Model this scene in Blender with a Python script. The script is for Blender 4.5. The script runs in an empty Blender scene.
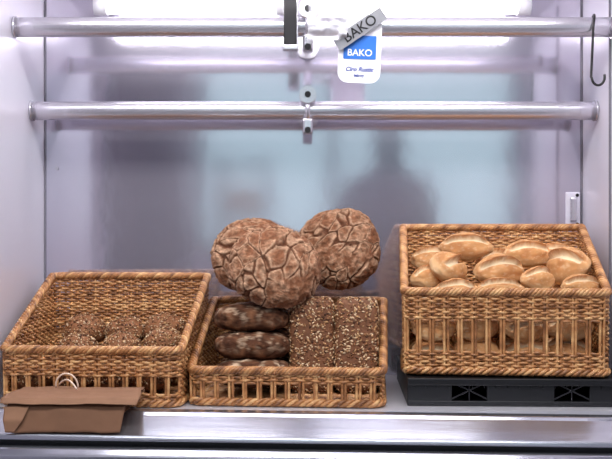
import bpy, bmesh, math, random
import numpy as np
from mathutils import Vector, Matrix, Euler, noise
random.seed(7); np.random.seed(7)
scene=bpy.context.scene
try:
    scene.view_settings.view_transform='Standard'
    scene.view_settings.look='None'
    scene.view_settings.exposure=0.0
except Exception as e: print(e)

def lin(c):
    out=[]
    for v in c[:3]:
        v=v/255.0
        out.append(v/12.92 if v<=0.04045 else ((v+0.055)/1.055)**2.4)
    return out
def lin4(c): return (*lin(c),1.0)

# ---------------- materials ----------------
def new_mat(name):
    m=bpy.data.materials.new(name); m.use_nodes=True
    nt=m.node_tree; b=nt.nodes['Principled BSDF']
    return m,nt,b
def setin(b,**k):
    for n,v in k.items():
        n=n.replace('_',' ')
        if n in b.inputs: b.inputs[n].default_value=v
def simple(name,col,rough=0.5,metal=0.0,bump=0.0,bscale=40,var=0.0,stretch=None,dist=0.002):
    m,nt,b=new_mat(name)
    b.inputs['Base Color'].default_value=lin4(col)
    b.inputs['Roughness'].default_value=rough; b.inputs['Metallic'].default_value=metal
    if bump>0 or var>0:
        tc=nt.nodes.new('ShaderNodeTexCoord'); mp=nt.nodes.new('ShaderNodeMapping')
        nt.links.new(tc.outputs['Object'],mp.inputs['Vector'])
        if stretch: mp.inputs['Scale'].default_value=stretch
        n=nt.nodes.new('ShaderNodeTexNoise'); n.inputs['Scale'].default_value=bscale; n.inputs['Detail'].default_value=5
        nt.links.new(mp.outputs['Vector'],n.inputs['Vector'])
        if bump>0:
            bp=nt.nodes.new('ShaderNodeBump'); bp.inputs['Strength'].default_value=bump; bp.inputs['Distance'].default_value=dist
            nt.links.new(n.outputs['Fac'],bp.inputs['Height']); nt.links.new(bp.outputs['Normal'],b.inputs['Normal'])
        if var>0:
            mx=nt.nodes.new('ShaderNodeMix'); mx.data_type='RGBA'
            c=lin(col)
            mx.inputs['A'].default_value=(*[x*(1-var) for x in c],1); mx.inputs['B'].default_value=(*[min(1,x*(1+var)) for x in c],1)
            nt.links.new(n.outputs['Fac'],mx.inputs['Factor']); nt.links.new(mx.outputs['Result'],b.inputs['Base Color'])
    return m

M_wall=simple('steel_wall',(212,208,221),0.11,0.78,bump=0.25,bscale=3.5,var=0.04,dist=0.004)
M_side=simple('steel_side',(228,225,236),0.3,0.15,bump=0.05,bscale=6,var=0.03)
M_floor=simple('steel_floor',(215,214,220),0.3,0.4,bump=0.05,bscale=20)
M_rail=simple('rail_steel',(215,213,220),0.25,0.75,bump=0.05,bscale=9,stretch=(0.3,3,3))
M_ledge=simple('ledge_steel',(195,198,207),0.2,0.9,bump=0.15,bscale=12,var=0.12,stretch=(0.2,4,4))
M_dark=simple('dark_gap',(25,25,30),0.6)
M_black=simple('black_plastic',(18,18,21),0.4,bump=0.1,bscale=100)
M_strap=simple('dark_bar',(45,43,45),0.35,0.5)
M_white=simple('white_card',(240,240,245),0.5)
M_blue=simple('blue_print',(40,110,200),0.5)
M_label=simple('label_grey',(150,150,155),0.35,0.3)
M_ink=simple('ink',(235,235,240),0.5)
M_inkb=simple('ink_blue',(30,60,150),0.5)
M_kraft=simple('kraft_paper',(142,104,78),0.8,bump=0.5,bscale=25,var=0.2)
M_kraft2=simple('kraft_paper_shade',(122,86,62),0.8,bump=0.5,bscale=25,var=0.2)  # darker kraft copy: shade on body and inner fold put into the colour
M_string=simple('paper_string',(225,200,180),0.8)
M_seam=simple('sealant',(120,118,128),0.6)

def emis(name,col,s):
    m,nt,b=new_mat(name)
    b.inputs['Base Color'].default_value=(1,1,1,1)
    b.inputs['Emission Color'].default_value=(*col,1); b.inputs['Emission Strength'].default_value=s
    return m

def wicker_mat():
    m,nt,b=new_mat('wicker')
    tc=nt.nodes.new('ShaderNodeTexCoord')
    n=nt.nodes.new('ShaderNodeTexNoise'); n.inputs['Scale'].default_value=45; n.inputs['Detail'].default_value=6
    nt.links.new(tc.outputs['Object'],n.inputs['Vector'])
    g=nt.nodes.new('ShaderNodeNewGeometry')
    ad=nt.nodes.new('ShaderNodeMath'); ad.operation='MULTIPLY_ADD'; ad.inputs[1].default_value=0.35
    nt.links.new(g.outputs['Random Per Island'],ad.inputs[0])
    sb=nt.nodes.new('ShaderNodeMath'); sb.operation='SUBTRACT'; sb.inputs[1].default_value=0.17
    nt.links.new(n.outputs['Fac'],sb.inputs[0]); nt.links.new(sb.outputs[0],ad.inputs[2])
    r=nt.nodes.new('ShaderNodeValToRGB')
    e=r.color_ramp.elements
    e[0].position=0.2; e[0].color=lin4((106,66,38))
    e[1].position=0.8; e[1].color=lin4((224,178,122))
    k=e.new(0.5); k.color=lin4((180,124,76))
    nt.links.new(ad.outputs[0],r.inputs['Fac']); nt.links.new(r.outputs['Color'],b.inputs['Base Color'])
    b.inputs['Roughness'].default_value=0.42
    bp=nt.nodes.new('ShaderNodeBump'); bp.inputs['Strength'].default_value=0.4; bp.inputs['Distance'].default_value=0.001
    n2=nt.nodes.new('ShaderNodeTexNoise'); n2.inputs['Scale'].default_value=300
    nt.links.new(tc.outputs['Object'],n2.inputs['Vector'])
    nt.links.new(n2.outputs['Fac'],bp.inputs['Height']); nt.links.new(bp.outputs['Normal'],b.inputs['Normal'])
    return m
M_wicker=wicker_mat()

def bread_mat(name,rough,bump,bs,var=0.25,spec=0.5):
    m,nt,b=new_mat(name)
    a=nt.nodes.new('ShaderNodeAttribute'); a.attribute_name='Col'
    tc=nt.nodes.new('ShaderNodeTexCoord')
    n=nt.nodes.new('ShaderNodeTexNoise'); n.inputs['Scale'].default_value=bs; n.inputs['Detail'].default_value=8
    nt.links.new(tc.outputs['Object'],n.inputs['Vector'])
    mr=nt.nodes.new('ShaderNodeMapRange'); mr.inputs['From Min'].default_value=0.3; mr.inputs['From Max'].default_value=0.7
    mr.inputs['To Min'].default_value=1-var; mr.inputs['To Max'].default_value=1+var
    nt.links.new(n.outputs['Fac'],mr.inputs['Value'])
    vm=nt.nodes.new('ShaderNodeVectorMath'); vm.operation='SCALE'
    nt.links.new(a.outputs['Color'],vm.inputs[0]); nt.links.new(mr.outputs['Result'],vm.inputs['Scale'])
    nt.links.new(vm.outputs['Vector'],b.inputs['Base Color'])
    b.inputs['Roughness'].default_value=rough
    b.inputs['Specular IOR Level'].default_value=spec
    bp=nt.nodes.new('ShaderNodeBump'); bp.inputs['Strength'].default_value=bump; bp.inputs['Distance'].default_value=0.003
    nt.links.new(n.outputs['Fac'],bp.inputs['Height']); nt.links.new(bp.outputs['Normal'],b.inputs['Normal'])
    return m
M_crust=bread_mat('rustic_crust',0.9,0.9,110,0.4,0.15)
M_roll=bread_mat('roll_crust',0.68,0.25,35,0.12,0.18)
M_seed=bread_mat('seeded_crust',0.65,0.3,120,0.2,0.3)
M_darkb=bread_mat('dark_crust',0.85,0.9,70,0.4,0.15)

# ---------------- mesh helpers ----------------
def link(o,parent=None):
    scene.collection.objects.link(o)
    if parent: o.parent=parent
    return o
def empty(name,loc=(0,0,0),rot=(0,0,0)):
    o=bpy.data.objects.new(name,None); o.location=loc; o.rotation_euler=rot; o.empty_display_size=0.05
    return link(o)
def mesh_obj(name,verts,faces,mat,parent=None,smooth=True,cols=None,loc=(0,0,0),rot=(0,0,0)):
    me=bpy.data.meshes.new(name); me.from_pydata([tuple(v) for v in verts],[],[tuple(f) for f in faces]); me.update()
    if smooth: me.polygons.foreach_set('use_smooth',[True]*len(me.polygons))
    if cols is not None:
        ca=me.color_attributes.new(name='Col',type='FLOAT_COLOR',domain='POINT')
        c=np.ones((len(verts),4),dtype=np.float32); c[:,:3]=np.array(cols)[:,:3]
        ca.data.foreach_set('color',c.ravel())
    me.materials.append(mat)
    o=bpy.data.objects.new(name,me); o.location=loc; o.rotation_euler=rot
    return link(o,parent)
class Acc:
    def __init__(s): s.v=[]; s.f=[]; s.n=0
    def add(s,v,f):
        v=np.asarray(v,dtype=float); s.v.append(v); f=np.asarray(f)+s.n; s.f.extend(f.tolist()); s.n+=len(v)
    def verts(s): return np.vstack(s.v)
def tube(acc,P,r,sides=6,closed=False,fz=1.0,ref=(0,0,1)):
    P=np.asarray(P,dtype=float); n=len(P)
    if n<2: return
    if closed: T=np.roll(P,-1,0)-np.roll(P,1,0)
    else: T=np.gradient(P,axis=0)
    T/= (np.linalg.norm(T,axis=1,keepdims=True)+1e-12)
    ref=np.array(ref,dtype=float)
    A=np.cross(T,ref); l=np.linalg.norm(A,axis=1,keepdims=True)
    A=np.where(l<1e-3,np.array([[1.0,0,0]]),A/(l+1e-12))
    B=np.cross(A,T)
    r=np.broadcast_to(np.asarray(r,dtype=float),(n,))
    ang=np.arange(sides)*2*math.pi/sides
    V=P[:,None,:]+r[:,None,None]*(np.cos(ang)[None,:,None]*A[:,None,:]+fz*np.sin(ang)[None,:,None]*B[:,None,:])
    i=np.arange(n if closed else n-1); j=np.arange(sides)
    I,J=np.meshgrid(i,j,indexing='ij'); I2=(I+1)%n; J2=(J+1)%sides
    F=np.stack([I*sides+J,I*sides+J2,I2*sides+J2,I2*sides+J],-1).reshape(-1,4)
    acc.add(V.reshape(-1,3),F[:, ::-1])
    if not closed:
        for e in (0,n-1):
            base=acc.n-n*sides+e*sides
            fc=list(range(base,base+sides))
            acc.f.append(fc if e==0 else fc[::-1])
def box(name,x0,x1,y0,y1,z0,z1,mat,parent=None,bevel=0.0,rot=None,seg=2):
    c=Vector(((x0+x1)/2,(y0+y1)/2,(z0+z1)/2))
    bm=bmesh.new(); bmesh.ops.create_cube(bm,size=1.0)
    for v in bm.verts: v.co=Vector((v.co.x*(x1-x0),v.co.y*(y1-y0),v.co.z*(z1-z0)))
    if bevel>0: bmesh.ops.bevel(bm,geom=bm.edges[:],offset=bevel,segments=seg,affect='EDGES',profile=0.5)
    me=bpy.data.meshes.new(name); bm.to_mesh(me); bm.free(); me.materials.append(mat)
    o=bpy.data.objects.new(name,me); o.location=c
    if rot: o.rotation_euler=rot
    return link(o,parent)
def cyl(name,p0,p1,r,mat,parent=None,sides=24,n=2):
    a=Acc(); p0=np.array(p0,float); p1=np.array(p1,float)
    tube(a,[p0+(p1-p0)*t for t in np.linspace(0,1,n)],r,sides,ref=(0.13,0.2,0.97) if abs(p1[2]-p0[2])<1e-6 else (0.9,0.1,0))
    o=mesh_obj(name,a.verts(),a.f,mat,parent)
    for p in o.data.polygons:
        if len(p.vertices)>4: p.use_smooth=False
    return o

# ---------------- display case shell ----------------
XL,XR=-0.642,0.678; YB=0.41; ZF=-0.357; ZT=0.60
box('wall_back',XL-0.02,XR+0.02,YB,YB+0.02,ZF-0.03,ZT+0.02,M_wall)
box('wall_left',XL-0.02,XL,-0.06,YB,ZF-0.03,ZT+0.02,M_side)
box('wall_right',XR,XR+0.02,-0.06,YB,ZF-0.03,ZT+0.02,M_side)
box('display_shelf',XL,XR,-0.030,YB,ZF-0.03,ZF,M_floor)
box('display_canopy',XL-0.02,XR+0.02,-0.12,YB+0.02,ZT+0.02,ZT+0.06,M_side)
tr=empty('trim_1')
box('seam_left',XL,XL+0.003,YB-0.006,YB-0.0005,ZF,ZT,M_seam,tr)
box('seam_right',XR-0.003,XR,YB-0.006,YB-0.0005,ZF,ZT,M_seam,tr)
box('fold_right',XR-0.004,XR-0.0005,0.20,0.204,ZF,ZT,M_seam,tr)
for X,Z in ((XL+0.03,0.50),(XR-0.03,0.50),(XL+0.03,0.15),(0.35,0.50),(-0.35,0.50)):
    cyl('rivet',(X,YB-0.003,Z),(X,YB-0.0003,Z),0.005,M_rail,tr,16)

def extrude_profile(name,prof,x0,x1,mat,parent=None,rot=(0,0,0)):
    n=len(prof); v=[(x0,p[0],p[1]) for p in prof]+[(x1,p[0],p[1]) for p in prof]
    f=[(i,(i+1)%n,n+(i+1)%n,n+i) for i in range(n)]+[tuple(range(n))[::-1],tuple(range(n,2*n))]
    o=mesh_obj(name,v,f,mat,parent,smooth=False,rot=rot)
    bv=o.modifiers.new('b','BEVEL'); bv.width=0.003; bv.segments=3; bv.limit_method='ANGLE'
    return o
led=empty('counter_ledge',(0,0,0),(0,math.radians(0.55),math.radians(-1.0)))
extrude_profile('lip',[(-0.044,-0.375),(-0.044,-0.358),(-0.055,-0.351),(-0.082,-0.351),(-0.09,-0.357),(-0.15,-0.383),(-0.153,-0.392),(-0.12,-0.40),(-0.10,-0.40)],-0.95,0.95,M_ledge,led)
box('shadow_gap',-0.95,0.95,-0.13,-0.05,-0.43,-0.395,M_dark,led)
extrude_profile('lower_rail',[(-0.05,-0.52),(-0.05,-0.425),(-0.13,-0.425),(-0.14,-0.405),(-0.17,-0.402),(-0.185,-0.412),(-0.19,-0.52)],-0.95,0.95,M_ledge,led)
box('counter_base',-0.95,0.95,-0.17,0.40,-1.2,-0.53,M_side,None)

# ---------------- rails ----------------
def rail(y,z,r,zb):
    e=empty('display_rail')
    cyl('tube',(XL+0.004,y,z),(XR-0.004,y,z),r,M_rail,e,32,30)
    for x,s in ((XL,1),(XR,-1)):
        cyl('flange',(x+s*0.001,y,z),(x+s*0.006,y,z),r*1.12,M_rail,e,32)
    return e
r1=rail(0.18,0.445,0.0215,0)
r2=rail(0.30,0.277,0.0215,0)
def support(e,x,y,z,r):
    cyl('arm',(x,y+r*0.6,z),(x,YB-0.001,z),0.009,M_rail,e)
    cyl('wall_disc',(x,YB-0.012,z),(x,YB-0.001,z),0.028,M_rail,e)
    a=Acc(); ang=np.linspace(-0.6,math.pi+0.6,20)
    tube(a,[(x,y+(-(r+0.004))*math.sin(t),z+(r+0.004)*math.cos(t)) for t in ang],0.006,10,ref=(1,0,0))
    mesh_obj('clamp',a.verts(),a.f,M_rail,e)
    cyl('knob',(x,y-r-0.012,z+r+0.012),(x,y+0.004,z+r+0.012),0.020,M_rail,e)
    cyl('knob_screw',(x,y-r-0.015,z+r+0.012),(x,y-r-0.011,z+r+0.012),0.007,M_strap,e)
    box('foot',x-0.012,x+0.012,y-r-0.002,y+0.012,z-r-0.034,z-r+0.002,M_rail,e,0.005)
    cyl('foot_bolt',(x,y-r-0.007,z-r-0.026),(x,y-r,z-r-0.026),0.007,M_strap,e)
support(r1,0.004,0.18,0.445,0.0215)
support(r2,0.004,0.30,0.277,0.0215)

st=empty('hanging_bar')
box('bar',-0.048,-0.020,0.125,0.137,0.385,ZT+0.02,M_strap,st,0.003)
box('bar_edge',-0.020,-0.017,0.124,0.138,0.395,ZT+0.02,M_rail,st,0.001)
box('bar_foot',-0.050,-0.016,0.121,0.141,0.383,0.395,M_rail,st,0.003)

a=Acc(); pts=[]
hx,hy=0.628,0.18
for t in np.linspace(-0.3,math.pi,14): pts.append((hx,hy+0.0265*math.cos(t),0.445+0.0265*math.sin(t)))
pts=[(hx+0.006*math.sin(i*.3),p[1],p[2]) for i,p in enumerate(pts)]
x0=pts[-1]
for t in np.linspace(0.05,1,12): pts.append((x0[0]-0.006*t,x0[1]-0.003*t,0.445-0.115*t))
cx,cy,cz=pts[-1]
for t in np.linspace(0.1,math.pi*1.1,14): pts.append((cx+0.014-0.014*math.cos(t),cy-0.004,cz-0.018*math.sin(t)))
tube(a,pts,0.0028,8,ref=(0.3,0.5,0.2))
mesh_obj('wire_hook',a.verts(),a.f,M_strap)

la=empty('wall_latch')
box('plate',0.636,0.672,YB-0.006,YB-0.0005,0.005,0.092,M_side,la,0.003)
box('bolt',0.645,0.66,YB-0.02,YB-0.006,0.02,0.078,M_rail,la,0.003)
for z in (0.013,0.084): cyl('screw',(0.664,YB-0.009,z),(0.664,YB-0.005,z),0.004,M_strap,la)

# lamps
tube_m=emis('lamp_tube',(1.0,0.96,0.99),7.0)
def lamp(x0,x1,y,z,r,mat):
    e=empty('fluorescent_lamp')
    cyl('tube',(x0,y,z),(x1,y,z),r,mat,e,20,4)
    cyl('cap_1',(x0-0.03,y,z),(x0,y,z),r*1.15,M_white,e); cyl('cap_2',(x1,y,z),(x1+0.03,y,z),r*1.15,M_white,e)
    box('housing',x0-0.05,x1+0.05,y-0.03,y+0.03,z+r+0.012,ZT+0.02,M_white,e,0.003)
    box('socket_1',x0-0.03,x0-0.01,y-0.01,y+0.01,z+r*0.5,z+r+0.014,M_white,e)
    box('socket_2',x1+0.01,x1+0.03,y-0.01,y+0.01,z+r*0.5,z+r+0.014,M_white,e)
lamp(-0.47,-0.07,0.33,0.528,0.018,tube_m)
lamp(0.04,0.50,0.33,0.528,0.018,tube_m)
tube_f=emis('lamp_tube_front',(1.0,0.97,0.97),22.0)
lamp(-0.55,0.58,-0.03,0.575,0.014,tube_f)

# ---------------- price card ----------------
tg=empty('hanging_price_card',(0.116,0.138,0.39),(math.radians(4),math.radians(2),0))
def rounded_card(name,w,h,t,r,mat,parent,loc=(0,0,0),rot=(0,0,0)):
    pts=[]
    for cx_,cz_,a0 in ((w/2-r,h/2-r,0),(-w/2+r,h/2-r,90),(-w/2+r,-h/2+r,180),(w/2-r,-h/2+r,270)):
        for k in range(7):
            an=math.radians(a0+k*15); pts.append((cx_+r*math.cos(an),cz_+r*math.sin(an)))
    n=len(pts)
    v=[(p[0],-t/2,p[1]) for p in pts]+[(p[0],t/2,p[1]) for p in pts]
    f=[tuple(range(n)),tuple(range(n,2*n))[::-1]]+[(i,n+i,n+(i+1)%n,(i+1)%n) for i in range(n)]
    return mesh_obj(name,v,f,mat,parent,smooth=False,loc=loc,rot=rot)
rounded_card('card',0.092,0.148,0.001,0.022,M_white,tg)
rounded_card('blue_panel',0.07,0.05,0.0006,0.002,M_blue,tg,(0.0,-0.0012,0.002))
def text(s,size,mat,parent,loc,rot,shear=0):
    c=bpy.data.curves.new('txt_'+s.split()[0].lower(),'FONT'); c.body=s; c.size=size; c.align_x='CENTER'; c.align_y='CENTER'; c.extrude=0.0002; c.shear=shear
    c.materials.append(mat); c.offset=0.0003
    o=bpy.data.objects.new(c.name,c); o.location=loc; o.rotation_euler=rot; link(o,parent)
text('BAKO',0.020,M_ink,tg,(0.0,-0.0022,-0.010),(math.radians(90),0,0))
text('Ciro Rustic',0.013,M_inkb,tg,(0,-0.001,-0.045),(math.radians(90),0,0),0.3)
text('bakery',0.008,M_inkb,tg,(0,-0.001,-0.058),(math.radians(90),0,0))
lb=rounded_card('clip_label',0.122,0.03,0.002,0.003,M_label,tg,(-0.002,-0.009,0.040),(0,math.radians(-36),0))
text('BAKO',0.030,M_strap,lb,(0,-0.0016,0),(math.radians(90),0,0))
m,nt,b=new_mat('clear_film'); setin(b,Roughness=0.15,Alpha=0.5,IOR=1.45); b.inputs['Base Color'].default_value=(0.85,0.85,0.9,1)
M_film=m
gv=[];gf=[];N=18
for i in range(N):
    for j in range(N):
        u=i/(N-1)-.5; w=j/(N-1)-.5
        d=noise.noise(Vector((u*5,w*5,3)))*0.022
        gv.append((-0.072+u*0.085+0.01*noise.noise(Vector((w*4,1,2))),-0.014+d-0.0,0.045+w*0.07*(1-0.3*u)))
for i in range(N-1):
    for j in range(N-1): gf.append((i*N+j,(i+1)*N+j,(i+1)*N+j+1,i*N+j+1))
mesh_obj('plastic_film',gv,gf,M_film,tg)

# ---------------- baskets ----------------
def rr_path(W,D,cr,n):
    L=[W-2*cr,math.pi*cr/2,D-2*cr,math.pi*cr/2,W-2*cr,math.pi*cr/2,D-2*cr,math.pi*cr/2]
    tot=sum(L); out=[];nor=[]
    for k in range(n):
        s=tot*k/n; i=0
        while s>L[i]: s-=L[i]; i+=1
        if i==0: p=(-W/2+cr+s,0);q=(0,-1)
        elif i==1: a_=-math.pi/2+s/cr; p=(W/2-cr+cr*math.cos(a_),cr+cr*math.sin(a_)); q=(math.cos(a_),math.sin(a_))
        elif i==2: p=(W/2,cr+s);q=(1,0)
        elif i==3: a_=s/cr; p=(W/2-cr+cr*math.cos(a_),D-cr+cr*math.sin(a_)); q=(math.cos(a_),math.sin(a_))
        elif i==4: p=(W/2-cr-s,D);q=(0,1)
        elif i==5: a_=math.pi/2+s/cr; p=(-W/2+cr+cr*math.cos(a_),D-cr+cr*math.sin(a_)); q=(math.cos(a_),math.sin(a_))
        elif i==6: p=(-W/2,D-cr-s);q=(-1,0)
        else: a_=math.pi+s/cr; p=(-W/2+cr+cr*math.cos(a_),cr+cr*math.sin(a_)); q=(math.cos(a_),math.sin(a_))
        out.append(p);nor.append(q)
    return np.array(out),np.array(nor),tot
def basket(W,D,hf,hb,gap,loc,yaw,flare=0.95,seed=0):
    rng=random.Random(seed)
    cr=0.028; SP=4
    _,_,tot=rr_path(W,D,cr,8)
    NS=int(round(tot/0.0145)); NS+=NS%2
    n=NS*SP
    P,Q,tot=rr_path(W,D,cr,n)
    yy=P[:,1]
    t=np.clip((yy-cr*0.8)/(D-1.8*cr),0,1)
    H=hf+(hb-hf)*t
    Hb=hb
    def at(h):
        s=flare+(1-flare)*(h/Hb)
        c=np.array([0,D/2]); return (P-c)*s+c
    k=np.arange(n); wave=np.cos(math.pi*k/SP)
    front=(yy<cr*0.6)
    acc=Acc(); pitch=0.0054; r=0.0027; amp=0.0028
    z=0.004;row=0
    while z<hb:
        valid=(z<H-0.004)&~(front&(z>gap[0])&(z<gap[1]))
        xy=at(z)+Q*(wave*(1 if row%2 else -1)*amp)[:,None]
        zz=z+0.0009*np.sin(k*0.11+row*1.7)+0.0006*np.sin(k*0.9+row)
        pts=np.column_stack([xy,zz])
        if valid.all(): tube(acc,pts,r,6,closed=True,fz=1.08)
        else:
            st_=np.where(valid&~np.roll(valid,1))[0]
            for s in st_:
                idx=[];j=s
                while valid[j%n]: idx.append(j%n); j+=1
                if len(idx)>2: tube(acc,pts[idx],r*rng.uniform(0.93,1.08),6,fz=1.08)
        z+=pitch;row+=1
    for s in range(NS):
        j=s*SP
        h=np.linspace(0,H[j],12)
        pp=[]
        for hh in h:
            sc=flare+(1-flare)*hh/Hb
            xy=(P[j]-[0,D/2])*sc+[0,D/2]; pp.append((xy[0],xy[1],hh))
        pp=np.array(pp)
        if front[j]:
            if s%2==0: 
                for o_ in (-0.0030,0.0030):
                    q=pp.copy(); q[:,0]+=o_+rng.uniform(-.0012,.0012); tube(acc,q,0.0030,6,ref=(0,1,0))
        else: tube(acc,pp,0.0028,6,ref=(1,0.3,0))
    m=n*2
    P2,Q2,_=rr_path(W,D,cr,m)
    t2=np.clip((P2[:,1]-cr*0.8)/(D-1.8*cr),0,1); H2=hf+(hb-hf)*t2
    sc=(flare+(1-flare)*H2/Hb)[:,None]; P2=(P2-[0,D/2])*sc+[0,D/2]
    turns=int(tot/0.042)
    for q in range(5):
        ph=2*math.pi*turns*np.arange(m)/m+q*math.pi*2/5
        pts=np.column_stack([P2+Q2*(0.0060*np.cos(ph))[:,None],H2+0.0054*np.sin(ph)])
        tube(acc,pts,0.0036,7,closed=True)
    Pf,Qf,_=rr_path(W*flare,D*flare,cr,m); Pf=Pf+[0,D*(1-flare)/2]
    for q in range(3):
        ph=2*math.pi*turns*np.arange(m)/m+q*math.pi*2/3
        pts=np.column_stack([Pf+Qf*(0.001+0.0045*np.cos(ph))[:,None],0.0085+0.0045*np.sin(ph)])
        tube(acc,pts,0.0040,6,closed=True)
    y=0.02
    row=0
    while y<D-0.02:
        xs=np.linspace(-W*flare/2+0.006,W*flare/2-0.006,90)
        tube(acc,np.column_stack([xs,np.full(90,y),0.009+0.002*np.cos(xs/0.0185*math.pi+row*math.pi)]),0.0042,5)
        y+=0.0085;row+=1
    return mesh_obj('wicker_basket',acc.verts(),acc.f,M_wicker,None,loc=loc,rot=(0,0,yaw))
basket(0.370,0.335,0.114,0.246,(0.026,0.062),(-0.436,0.005,ZF+0.001),math.radians(-4.0),seed=1,flare=0.975)
basket(0.398,0.325,0.072,0.190,(0.012,0.044),(-0.042,0.004,ZF+0.001),math.radians(-4.5),seed=2,flare=0.975)
CT=ZF+0.058
basket(0.414,0.325,0.170,0.302,(0.052,0.112),(0.406,0.026,CT+0.002),math.radians(-6),seed=3,flare=0.985)

# ---------------- black crate ----------------
cr_=empty('plastic_crate',(0.430,0.018,ZF+0.001),(0,0,math.radians(-2)))
W2=0.225;hc=0.056
def bx(n,*a): box(n,*a,M_black,cr_,0.0015)
bx('rim_front',-W2,W2,-0.012,0.004,hc-0.014,hc)
bx('foot_front',-W2,W2,-0.006,0.002,0.0,0.010)
bx('front_back_rim',-W2,W2,0.31,0.325,hc-0.014,hc)
bx('back_panel',-W2,W2,0.31,0.318,0,hc-0.01)
bx('side_left',-W2,-W2+0.01,0,0.315,0,hc)
bx('side_right',W2-0.01,W2,0,0.315,0,hc)
bx('bottom',-W2+0.008,W2-0.008,0,0.315,0.002,0.008)
bx('deck',-W2+0.008,W2-0.008,0.004,0.315,hc-0.008,hc-0.0005)
wins=[(-0.135,-0.065),(0.07,0.14)]
edges=[-W2]+[e for w in wins for e in w]+[W2]
for i in range(0,len(edges),2): bx('panel',edges[i],edges[i+1],-0.005,0.001,0.008,hc-0.012)
for (a0,a1) in wins:
    cxm=(a0+a1)/2; L=math.hypot(a1-a0,hc-0.022)
    an=math.atan2(hc-0.022,a1-a0)
    for s in (1,-1):
        box('lattice',cxm-L/2,cxm+L/2,-0.004,0.000,0.031-0.0015,0.031+0.0015,M_black,cr_,0,(0,s*an,0))
    bx('lattice_post',cxm-0.0015,cxm+0.0015,-0.004,0,0.008,hc-0.012)
for i in range(-9,10):
    bx('rib',i*0.0235-0.001,i*0.0235+0.001,-0.0085,-0.004,hc-0.02,hc-0.012)

# ---------------- breads ----------------
def ico(sub):
    bm=bmesh.new(); bmesh.ops.create_icosphere(bm,subdivisions=sub,radius=1.0)
    v=np.array([x.co[:] for x in bm.verts]); f=[[y.index for y in x.verts] for x in bm.faces]; bm.free(); return v,f
ICO6=ico(7) ; ICO5=ico(5); ICO4=ico(4)
def sstep(x,a,b):
    t=min(1,max(0,(x-a)/(b-a))); return t*t*(3-2*t)
def mixc(a,b,t): return [a[i]*(1-t)+b[i]*t for i in range(3)]

def rustic_loaf(R,T,loc,rot,seed):
    V,F=ICO6
    c_pl=lin((122,80,56)); c_hi=lin((170,130,102)); c_cr=lin((82,48,32)); c_lip=lin((200,166,136))
    out=[];cols=[]
    for x,y,z in V:
        zz=math.copysign(abs(z)**0.85,z)
        p=Vector((x*R,y*R,zz*T*(1.0 if z>0 else 0.6)))
        q=Vector((x*R,y*R,z*T*1.2))
        wv=noise.noise_vector(q*9+Vector((seed,0,0)))*0.026+noise.noise_vector(q*40+Vector((seed,9,0)))*0.005
        s=(q+wv)*16.5
        ca,sa=math.cos(seed),math.sin(seed)
        s=Vector((s.x*ca+s.y*sa,(-s.x*sa+s.y*ca)*2.0,s.z*1.2))+Vector((seed*7,seed*3,0))
        d,_p=noise.voronoi(s)
        e=(d[1]-d[0])
        big=noise.noise(q*9+Vector((0,seed,0)))
        wid=0.25+0.65*max(0,0.5+noise.noise(q*18+Vector((seed,4,0))))
        msk=sstep(noise.noise(q*14+Vector((seed,14,0))),-0.42,-0.2)
        crack=(1-sstep(e,0.01,0.16*wid))*msk
        fine=noise.fractal(q*80+Vector((seed,0,0)),0.8,2.1,4)
        med=noise.fractal(q*28+Vector((seed,7,0)),0.8,2.1,3)
        d2,_q=noise.voronoi((q+wv*0.9)*52+Vector((seed,0,3)))
        hair=(1-sstep(d2[1]-d2[0],0.02,0.12))*sstep(med,-0.25,0.2)
        disp=-0.0046*crack-0.0012*hair+0.0080*big+0.0018*fine+0.0036*med
        nrm=Vector((x,y,z*1.5)).normalized()
        out.append(p+nrm*disp)
        c=mixc(c_pl,c_hi,min(1,max(0,0.25+0.65*fine+0.65*med)))
        lip=sstep(e,0.07*wid,0.18*wid)*(1-sstep(e,0.22*wid,0.45*wid))*msk
        c=mixc(c,c_lip,0.50*lip)
        c=mixc(c,c_lip,0.20*hair)
        c=mixc(c,c_cr,min(1,crack*0.8))
        cols.append(c)
    return mesh_obj('rustic_round_loaf',out,F,M_crust,None,cols=cols,loc=loc,rot=rot)

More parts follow.
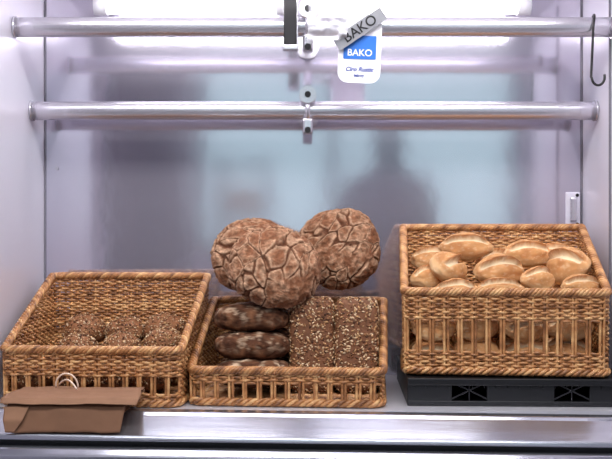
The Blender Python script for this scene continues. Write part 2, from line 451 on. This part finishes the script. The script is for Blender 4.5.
def split_roll(L,W,Hh,loc,rot,seed,split=True,name='bread_roll'):
    V,F=ICO5
    rng=random.Random(seed)
    tone=rng.uniform(0.88,1.04)
    c_top=[v*tone for v in lin((210,154,100))]; c_side=[v*tone for v in lin((228,190,142))]; c_cut=[v*tone for v in lin((244,224,188))]; c_dk=[v*tone for v in lin((172,106,60))]
    out=[];cols=[]
    off=rng.uniform(-0.15,0.15); curve=rng.uniform(-0.2,0.2)
    for x,y,z in V:
        taper=1-0.16*abs(x)**2
        p=Vector((x*L/2,y*W/2*taper,z*Hh/2*(1.0 if z>0 else 0.8)*taper))
        q=Vector((x,y,z))
        bigd=noise.noise(q*1.3+Vector((seed,2,1)))*0.10+noise.noise(q*3.5+Vector((seed,8,1)))*0.035
        p*=1+bigd
        c=mixc(c_side,c_top,sstep(z,-0.4,0.6))
        c=mixc(c,c_dk,0.5*sstep(noise.noise(q*2.2+Vector((seed,0,5))),-0.05,0.4)*sstep(z,-0.1,0.5))
        fl=noise.fractal(q*7+Vector((seed,3,0)),0.8,2,3)
        c=mixc(c,c_cut,0.35*sstep(fl,0.1,0.7))
        if split and z>0:
            yc=y-off-curve*x*x+0.05*noise.noise(q*5+Vector((seed,0,0)))
            endf=1-sstep(abs(x),0.68,0.92)
            if yc>0: g=(1-sstep(yc,0.06,0.11))*endf
            else: g=(1-sstep(-yc,0.10,0.38))*endf
            lip=math.exp(-((yc-0.16)/0.06)**2)*endf
            p.z-=Hh*0.16*g; p.z+=Hh*0.10*lip; p.y-=W*0.05*lip
            c=mixc(c,c_cut,min(1,g*0.95))
            c=mixc(c,c_dk,lip*0.9)
        out.append(p); cols.append(c)
    return mesh_obj(name,out,F,M_roll,None,cols=cols,loc=loc,rot=rot)

SEED_V=np.array([(1,0,0),(-1,0,0),(0,1,0),(0,-1,0),(0,0,1),(0,0,-1)],float)
SEED_F=np.array([(0,2,4),(2,1,4),(1,3,4),(3,0,4),(2,0,5),(1,2,5),(3,1,5),(0,3,5)])
SEEDC=[lin((208,176,138)),lin((172,130,92)),lin((224,196,160)),lin((120,78,50)),lin((80,50,34)),lin((190,148,102)),lin((152,106,70))]
def add_seeds(verts,faces,cols,pts,nrms,rng,size):
    vs=[np.array(verts)];fs=[list(f) for f in faces];cs=[list(c) for c in cols];n=len(verts)
    for p,nn in zip(pts,nrms):
        nn=Vector(nn).normalized(); t=nn.cross(Vector((rng.uniform(-1,1),rng.uniform(-1,1),rng.uniform(-1,1)))).normalized(); b_=nn.cross(t)
        s=size*rng.uniform(0.7,1.25)
        M=np.array([t*s,b_*s*0.5,nn*s*0.38])
        v=SEED_V@M+np.array(p)+np.array(nn)*s*0.12
        vs.append(v); fs.extend((SEED_F+n).tolist()); n+=6
        c=rng.choice(SEEDC); cs.extend([c]*6)
    return np.vstack(vs),fs,cs
def seeded_roll(R,Hh,loc,seed,rot=(0,0,0)):
    V,F=ICO4; rng=random.Random(seed)
    out=[];cols=[]
    for x,y,z in V:
        p=Vector((x*R,y*R,z*Hh*(1 if z>0 else 0.7)))*(1+0.07*noise.noise(Vector((x,y,z))*1.8+Vector((seed,0,0))))
        out.append(p); cols.append(lin((134,88,56)))
    pts=[];ns=[]
    cand=[j for j in range(len(V)) if V[j][2]>-0.25]
    for i in range(560):
        j=rng.choice(cand)
        pts.append(tuple(out[j]+Vector([rng.uniform(-.0015,.0015) for _ in range(3)])));ns.append((V[j][0]/R,V[j][1]/R,V[j][2]/Hh))
    v,f,c=add_seeds([tuple(o) for o in out],F,cols,pts,ns,rng,0.0036)
    return mesh_obj('seeded_roll',v,f,M_seed,None,cols=c,loc=loc,rot=rot)
def seeded_block(w,d,h,loc,rot,seed,nseed=2400):
    V,F=ICO5; rng=random.Random(seed)
    out=[];ns=[];cols=[]
    e=0.28
    for x,y,z in V:
        m_=(abs(x)**(2/e)+abs(y)**(2/e)+abs(z)**(2/e))**(-e/2)
        q=Vector((x,y,z))
        f_=1+0.035*noise.noise(q*3+Vector((seed,0,0)))
        out.append(Vector((x*m_*w/2,y*m_*d/2,z*m_*h/2))*f_)
        cols.append(lin((118,76,50)))
        X,Y,Z=x*m_,y*m_,z*m_
        k=2/e-1
        ns.append((math.copysign(abs(X)**k,X)/w,math.copysign(abs(Y)**k,Y)/d,math.copysign(abs(Z)**k,Z)/h))
    areas=[]
    for f in F:
        a_,b_,c_=[out[i] for i in f]; areas.append(((b_-a_).cross(c_-a_)).length)
    ch=rng.choices(range(len(F)),weights=areas,k=nseed)
    pts=[];nn=[]
    for i in ch:
        f=F[i]; r1_,r2_=rng.random(),rng.random()
        if r1_+r2_>1: r1_,r2_=1-r1_,1-r2_
        pts.append(tuple(out[f[0]]+(out[f[1]]-out[f[0]])*r1_+(out[f[2]]-out[f[0]])*r2_)); nn.append(ns[f[0]])
    v,f,c=add_seeds([tuple(o) for o in out],F,cols,pts,nn,rng,0.0042)
    return mesh_obj('seeded_loaf',v,f,M_seed,None,cols=c,loc=loc,rot=rot)
def dark_loaf(L,W,Hh,loc,rot,seed,fl=0.65):
    V,F=ICO5; out=[];cols=[]
    e=0.75
    for x,y,z in V:
        m_=(abs(x)**(2/e)+abs(y)**(2/e)+abs(z)**(2/e))**(-e/2)
        q=Vector((x*L/2,y*W/2,z*Hh/2))*m_
        n1=noise.fractal(q*40+Vector((seed,0,0)),0.8,2.0,4)
        cr1=abs(noise.noise(Vector((q.x*14,q.y*40,q.z*40))+Vector((seed,5,0))))
        ck=1-sstep(cr1,0.0,0.07)
        p=q+Vector((x,y,z))*(0.0030*n1-0.002*ck)
        out.append(p)
        c=mixc(lin((76,47,32)),lin((116,78,54)),sstep(n1,-0.3,0.7))
        c=mixc(c,lin((196,170,142)),fl*sstep(noise.fractal(q*60+Vector((0,seed,0)),0.7,2,3),0.0,0.6)*(1-ck)*sstep(z,-0.5,0.3))
        c=mixc(c,lin((52,31,22)),ck*0.6)
        cols.append(c)
    return mesh_obj('dark_rye_loaf',out,F,M_darkb,None,cols=cols,loc=loc,rot=rot)

# middle basket
rustic_loaf(0.101,0.052,(-0.068,0.128,-0.080),(math.radians(54),0,math.radians(8)),1.3)
rustic_loaf(0.094,0.050,(-0.121,0.228,-0.058),(math.radians(58),math.radians(-6),math.radians(6)),2.6)
rustic_loaf(0.098,0.054,(0.074,0.285,-0.045),(math.radians(72),math.radians(6),math.radians(-6)),4.1)
zz=[-0.188,-0.244,-0.298]
for i,z in enumerate(zz):
    dark_loaf(0.160,0.105,0.058,(-0.116+0.003*i,0.124-0.022*i,z),(0,0,math.radians(-4+3*i)),i+1,(0.6,0.7,1.0)[i])
    dark_loaf(0.156,0.105,0.058,(-0.105,0.245,z-0.005),(0,0,math.radians(3*i-4)),i+11)
seeded_block(0.094,0.088,0.200,(0.014,0.125,-0.246),(math.radians(-9),0,math.radians(-3)),1)
seeded_block(0.092,0.088,0.198,(0.108,0.118,-0.246),(math.radians(-9),0,math.radians(-5)),2)
seeded_block(0.17,0.08,0.15,(0.065,0.232,-0.268),(0,0,math.radians(-4)),3,1200)

# left basket
k=0
for X in (-0.570,-0.484,-0.398,-0.322):
    seeded_roll(0.042,0.036,(X,0.080,-0.312),20+k); k+=1
    seeded_roll(0.042,0.036,(X+0.004,0.175,-0.312),20+k); k+=1
for X in (-0.54,-0.44,-0.34):
    seeded_roll(0.046,0.040,(X,0.268,-0.304),20+k); k+=1
seeded_roll(0.050,0.042,(-0.501,0.245,-0.234),40)
seeded_roll(0.045,0.039,(-0.408,0.240,-0.236),41)
seeded_roll(0.049,0.042,(-0.318,0.232,-0.231),42)
seeded_roll(0.042,0.034,(-0.306,0.135,-0.246),43)
seeded_roll(0.041,0.032,(-0.395,0.130,-0.253),44)
seeded_roll(0.041,0.032,(-0.490,0.135,-0.256),45)

# right basket rolls
RR=[ # x,y,z,L,W,H,yaw,tilt
 (0.358,0.215,-0.040,0.118,0.072,0.064,-12,40),
 (0.308,0.155,-0.086,0.092,0.082,0.074,60,40),
 (0.418,0.150,-0.092,0.116,0.084,0.074,8,40),
 (0.502,0.240,-0.056,0.108,0.074,0.064,5,40),
 (0.490,0.105,-0.108,0.080,0.064,0.058,20,35),
 (0.572,0.165,-0.082,0.102,0.092,0.088,-50,40),
 (0.264,0.165,-0.108,0.080,0.060,0.055,20,25),
 (0.575,0.085,-0.122,0.085,0.060,0.055,10,35),
 (0.405,0.078,-0.128,0.100,0.060,0.055,0,35),
 (0.315,0.078,-0.130,0.090,0.060,0.055,-10,35),
 (0.435,0.270,-0.075,0.110,0.070,0.06,30,30),
 (0.570,0.262,-0.060,0.100,0.070,0.06,-20,30),
 (0.290,0.265,-0.070,0.100,0.070,0.06,-10,30),
]
for i,(x,y,z,L,W_,H_,yw,tl) in enumerate(RR):
    split_roll(L,W_,H_,(x,y,z),(math.radians(tl),0,math.radians(yw)),100+i,split=True)
k=0
rg=random.Random(5)
for z in (-0.259,-0.206,-0.156):
    for y in (0.080,0.165,0.245):
        if z>-0.16 and y<0.1: continue
        for X in (0.265,0.362,0.460,0.552):
            xo=(y-0.09)*0.10
            split_roll(0.098,0.070,0.056,(X+xo+rg.uniform(-.004,.004),y+rg.uniform(-.004,.004),z+rg.uniform(-.003,.003)),(math.radians(rg.uniform(15,50)),math.radians(rg.uniform(-8,8)),math.radians(rg.uniform(-25,25))),200+k,split=(k%4!=1)); k+=1

# ---------------- paper bags (folded stack) ----------------
bag=empty('paper_bag',(-0.440,-0.070,-0.344),(0,0,math.radians(-1.5)))
def sheet(name,rows,seed,mat,amp=0.0026,nu=40,sub=10,thick=0.0008):
    v=[];f=[];rr=[]
    for i in range(len(rows)-1):
        for s in range(sub):
            t=s/sub; rr.append([rows[i][k]*(1-t)+rows[i+1][k]*t for k in range(4)])
    rr.append(list(rows[-1]))
    for r_ in rr:
        for j in range(nu+1):
            t=j/nu; p=Vector((r_[0]*(1-t)+r_[1]*t,r_[2],r_[3]))
            d=noise.noise_vector(p*18+Vector((seed,0,0)))*amp+noise.noise_vector(p*55+Vector((seed,0,0)))*amp*0.4
            v.append(p+d)
    for i in range(len(rr)-1):
        for j in range(nu): 
            a0=i*(nu+1)+j; f.append((a0,a0+1,a0+nu+2,a0+nu+1))
    o=mesh_obj(name,v,f,mat,bag); sm=o.modifiers.new('s','SOLIDIFY'); sm.thickness=thick
    return o
sheet('body',[(-0.116,0.108,0.055,0.004),(-0.116,0.108,0.055,0.022),(-0.116,0.108,-0.045,0.022),(-0.115,0.108,-0.058,0.014),(-0.112,0.100,-0.072,-0.030)],1,M_kraft2)
sheet('inner_fold',[(-0.110,0.102,0.050,0.003),(-0.110,0.102,-0.03,0.004),(-0.108,0.098,-0.052,0.000),(-0.106,0.094,-0.066,-0.026)],5,M_kraft2)
sheet('side_pleat',[(-0.118,-0.072,-0.062,0.016),(-0.116,-0.080,-0.076,-0.008),(-0.112,-0.096,-0.076,-0.030)],11,M_kraft,0.001,12,6)
sheet('folded_flap',[(-0.122,0.118,0.060,0.030),(-0.124,0.124,0.0,0.033),(-0.126,0.132,-0.058,0.030),(-0.125,0.130,-0.067,0.021)],2,M_kraft)
sheet('flap_under',[(-0.122,0.118,0.060,0.028),(-0.120,0.118,0.058,0.024),(-0.120,0.128,-0.060,0.024)],7,M_kraft)
a=Acc()
tube(a,[(-0.030-0.022*math.cos(t),0.035-0.004*math.sin(t),0.036+0.026*math.sin(t)) for t in np.linspace(-0.1,math.pi*1.05,16)],0.0018,6,ref=(0,1,0))
tube(a,[(-0.045+0.05*t,0.03-0.05*t,0.040+0.014*math.sin(t*3.1)) for t in np.linspace(0,1,12)],0.0018,6,ref=(0,1,0))
mesh_obj('handle',a.verts(),a.f,M_string,bag)

# ---------------- shop room (seen in the steel) ----------------
M_rw=simple('shop_paint',(212,207,220),0.7); M_rf=simple('shop_floor_tile',(110,108,112),0.4,bump=0.1,bscale=5)
M_door=simple('shop_door_wood',(58,54,74),0.5,var=0.1,bscale=6)
ZFL=-1.2; ZC=1.6; YR=-4.2
box('floor',-2.6,2.6,YR,1.0,ZFL-0.05,ZFL,M_rf)
box('ceiling',-2.6,2.6,YR,1.0,ZC,ZC+0.05,M_rw)
box('wall_room_left',-2.65,-2.6,YR,1.0,ZFL,ZC,M_rw)
box('wall_room_right',2.6,2.65,YR,1.0,ZFL,ZC,M_rw)
box('wall_behind_case',-2.6,2.6,0.95,1.0,ZFL,ZC,M_rw)
wx0,wx1,wz0,wz1=-0.86,1.62,-0.15,1.28
wf=empty('wall_front')
box('wall_below',-2.6,2.6,YR-0.1,YR,ZFL,wz0,M_rw,wf)
box('wall_above',-2.6,2.6,YR-0.1,YR,wz1,ZC,M_rw,wf)
box('wall_side_1',-2.6,wx0,YR-0.1,YR,wz0,wz1,M_rw,wf)
box('wall_side_2',wx1,2.6,YR-0.1,YR,wz0,wz1,M_rw,wf)
wn=empty('window_1')
for x in (wx0,0.16,wx1-0.05): box('mullion',x,x+0.08,YR-0.07,YR+0.02,wz0,wz1,M_door,wn)
box('sill',wx0,wx1,YR-0.07,YR+0.04,wz0,wz0+0.05,M_door,wn)
box('door_1',-1.5,-0.90,YR+0.02,YR+0.07,ZFL+0.005,1.25,M_door)
sh=empty('shop_shelf')
for x in (-0.62,-0.30): box('post',x,x+0.04,YR+0.25,YR+0.55,ZFL+0.001,0.50,M_door,sh)
for z in (-0.7,-0.2,0.1,0.45): box('board',-0.62,-0.26,YR+0.25,YR+0.55,z,z+0.03,M_door,sh)
for z in (-0.17,0.13):
    for i in range(3): box('box_goods',-0.57+i*0.09,-0.50+i*0.09,YR+0.3,YR+0.5,z,z+0.16+0.03*(i%2),M_kraft,sh,0.004)

def person(loc,yaw,col):
    J={'pel':(0,0,0.95,.15,.11),'sp':(0,0,1.15,.145,.105),'ch':(0,0,1.35,.18,.11),'nk':(0,0,1.50,.06,.06),'hd':(0,0.02,1.60,.075,.085),'ht':(0,0.01,1.70,.085,.09),'tp':(0,0,1.78,.05,.055),
       'ls':(-.19,0,1.42,.06,.06),'le':(-.25,0.05,1.14,.045,.045),'lw':(-.12,0.30,1.22,.03,.03),'lh':(-.06,0.36,1.26,.035,.02),
       'rs':(.19,0,1.42,.06,.06),'re':(.25,0.05,1.14,.045,.045),'rw':(.10,0.30,1.22,.03,.03),'rh':(.03,0.36,1.26,.035,.02),
       'lk':(-.10,0.03,.50,.062,.062),'la':(-.11,0,.08,.04,.04),'lt':(-.12,.15,.035,.035,.03),
       'rk':(.10,0.03,.50,.062,.062),'ra':(.11,0,.08,.04,.04),'rt':(.12,.15,.035,.035,.03),
       'lp':(-.09,0,.86,.09,.09),'rp':(.09,0,.86,.09,.09)}
    E=[('pel','sp'),('sp','ch'),('ch','nk'),('nk','hd'),('hd','ht'),('ht','tp'),('ch','ls'),('ls','le'),('le','lw'),('lw','lh'),('ch','rs'),('rs','re'),('re','rw'),('rw','rh'),('pel','lp'),('lp','lk'),('lk','la'),('la','lt'),('pel','rp'),('rp','rk'),('rk','ra'),('ra','rt')]
    names=list(J); me=bpy.data.meshes.new('person'); me.from_pydata([J[n][:3] for n in names],[(names.index(a_),names.index(b_)) for a_,b_ in E],[])
    o=bpy.data.objects.new('person',me); o.location=loc; o.rotation_euler=(0,0,yaw); link(o)
    m_=o.modifiers.new('skin','SKIN'); 
    if not me.skin_vertices: 
        bm=bmesh.new(); bm.from_mesh(me); bm.verts.layers.skin.verify(); bm.to_mesh(me); bm.free()
    for i,n_ in enumerate(names):
        sv=me.skin_vertices[0].data[i]; sv.radius=J[n_][3:5]; sv.use_root=(i==0)
    s=o.modifiers.new('sub','SUBSURF'); s.levels=2; s.render_levels=2
    me.materials.append(simple('dark_clothes',col,0.8))
    return o
person((0.44,-2.25,ZFL+0.02),0,(48,46,68))

def area(name,loc,rot,sx,sy,power,col):
    l=bpy.data.lights.new(name,'AREA'); l.shape='RECTANGLE'; l.size=sx; l.size_y=sy; l.energy=power; l.color=col
    o=bpy.data.objects.new(name,l); o.location=loc; o.rotation_euler=rot; link(o); return o
area('ceiling_light',(0,-1.3,ZC-0.02),(0,0,0),2.2,0.5,55,(0.99,0.98,1))
area('ceiling_light',(0,-3.0,ZC-0.02),(0,0,0),2.2,0.5,34,(0.97,0.96,1))

w=bpy.data.worlds.new('World'); scene.world=w; w.use_nodes=True
nt=w.node_tree; bg=nt.nodes['Background']; bg.inputs['Color'].default_value=(0.58,0.82,0.85,1); bg.inputs['Strength'].default_value=1.15

cam=bpy.data.cameras.new('Camera'); cam.sensor_width=36; cam.lens=36*900/612; cam.clip_start=0.05
co=bpy.data.objects.new('Camera',cam); co.location=(0,-1.8,0); co.rotation_euler=(math.radians(90),0,0); link(co)
scene.camera=co
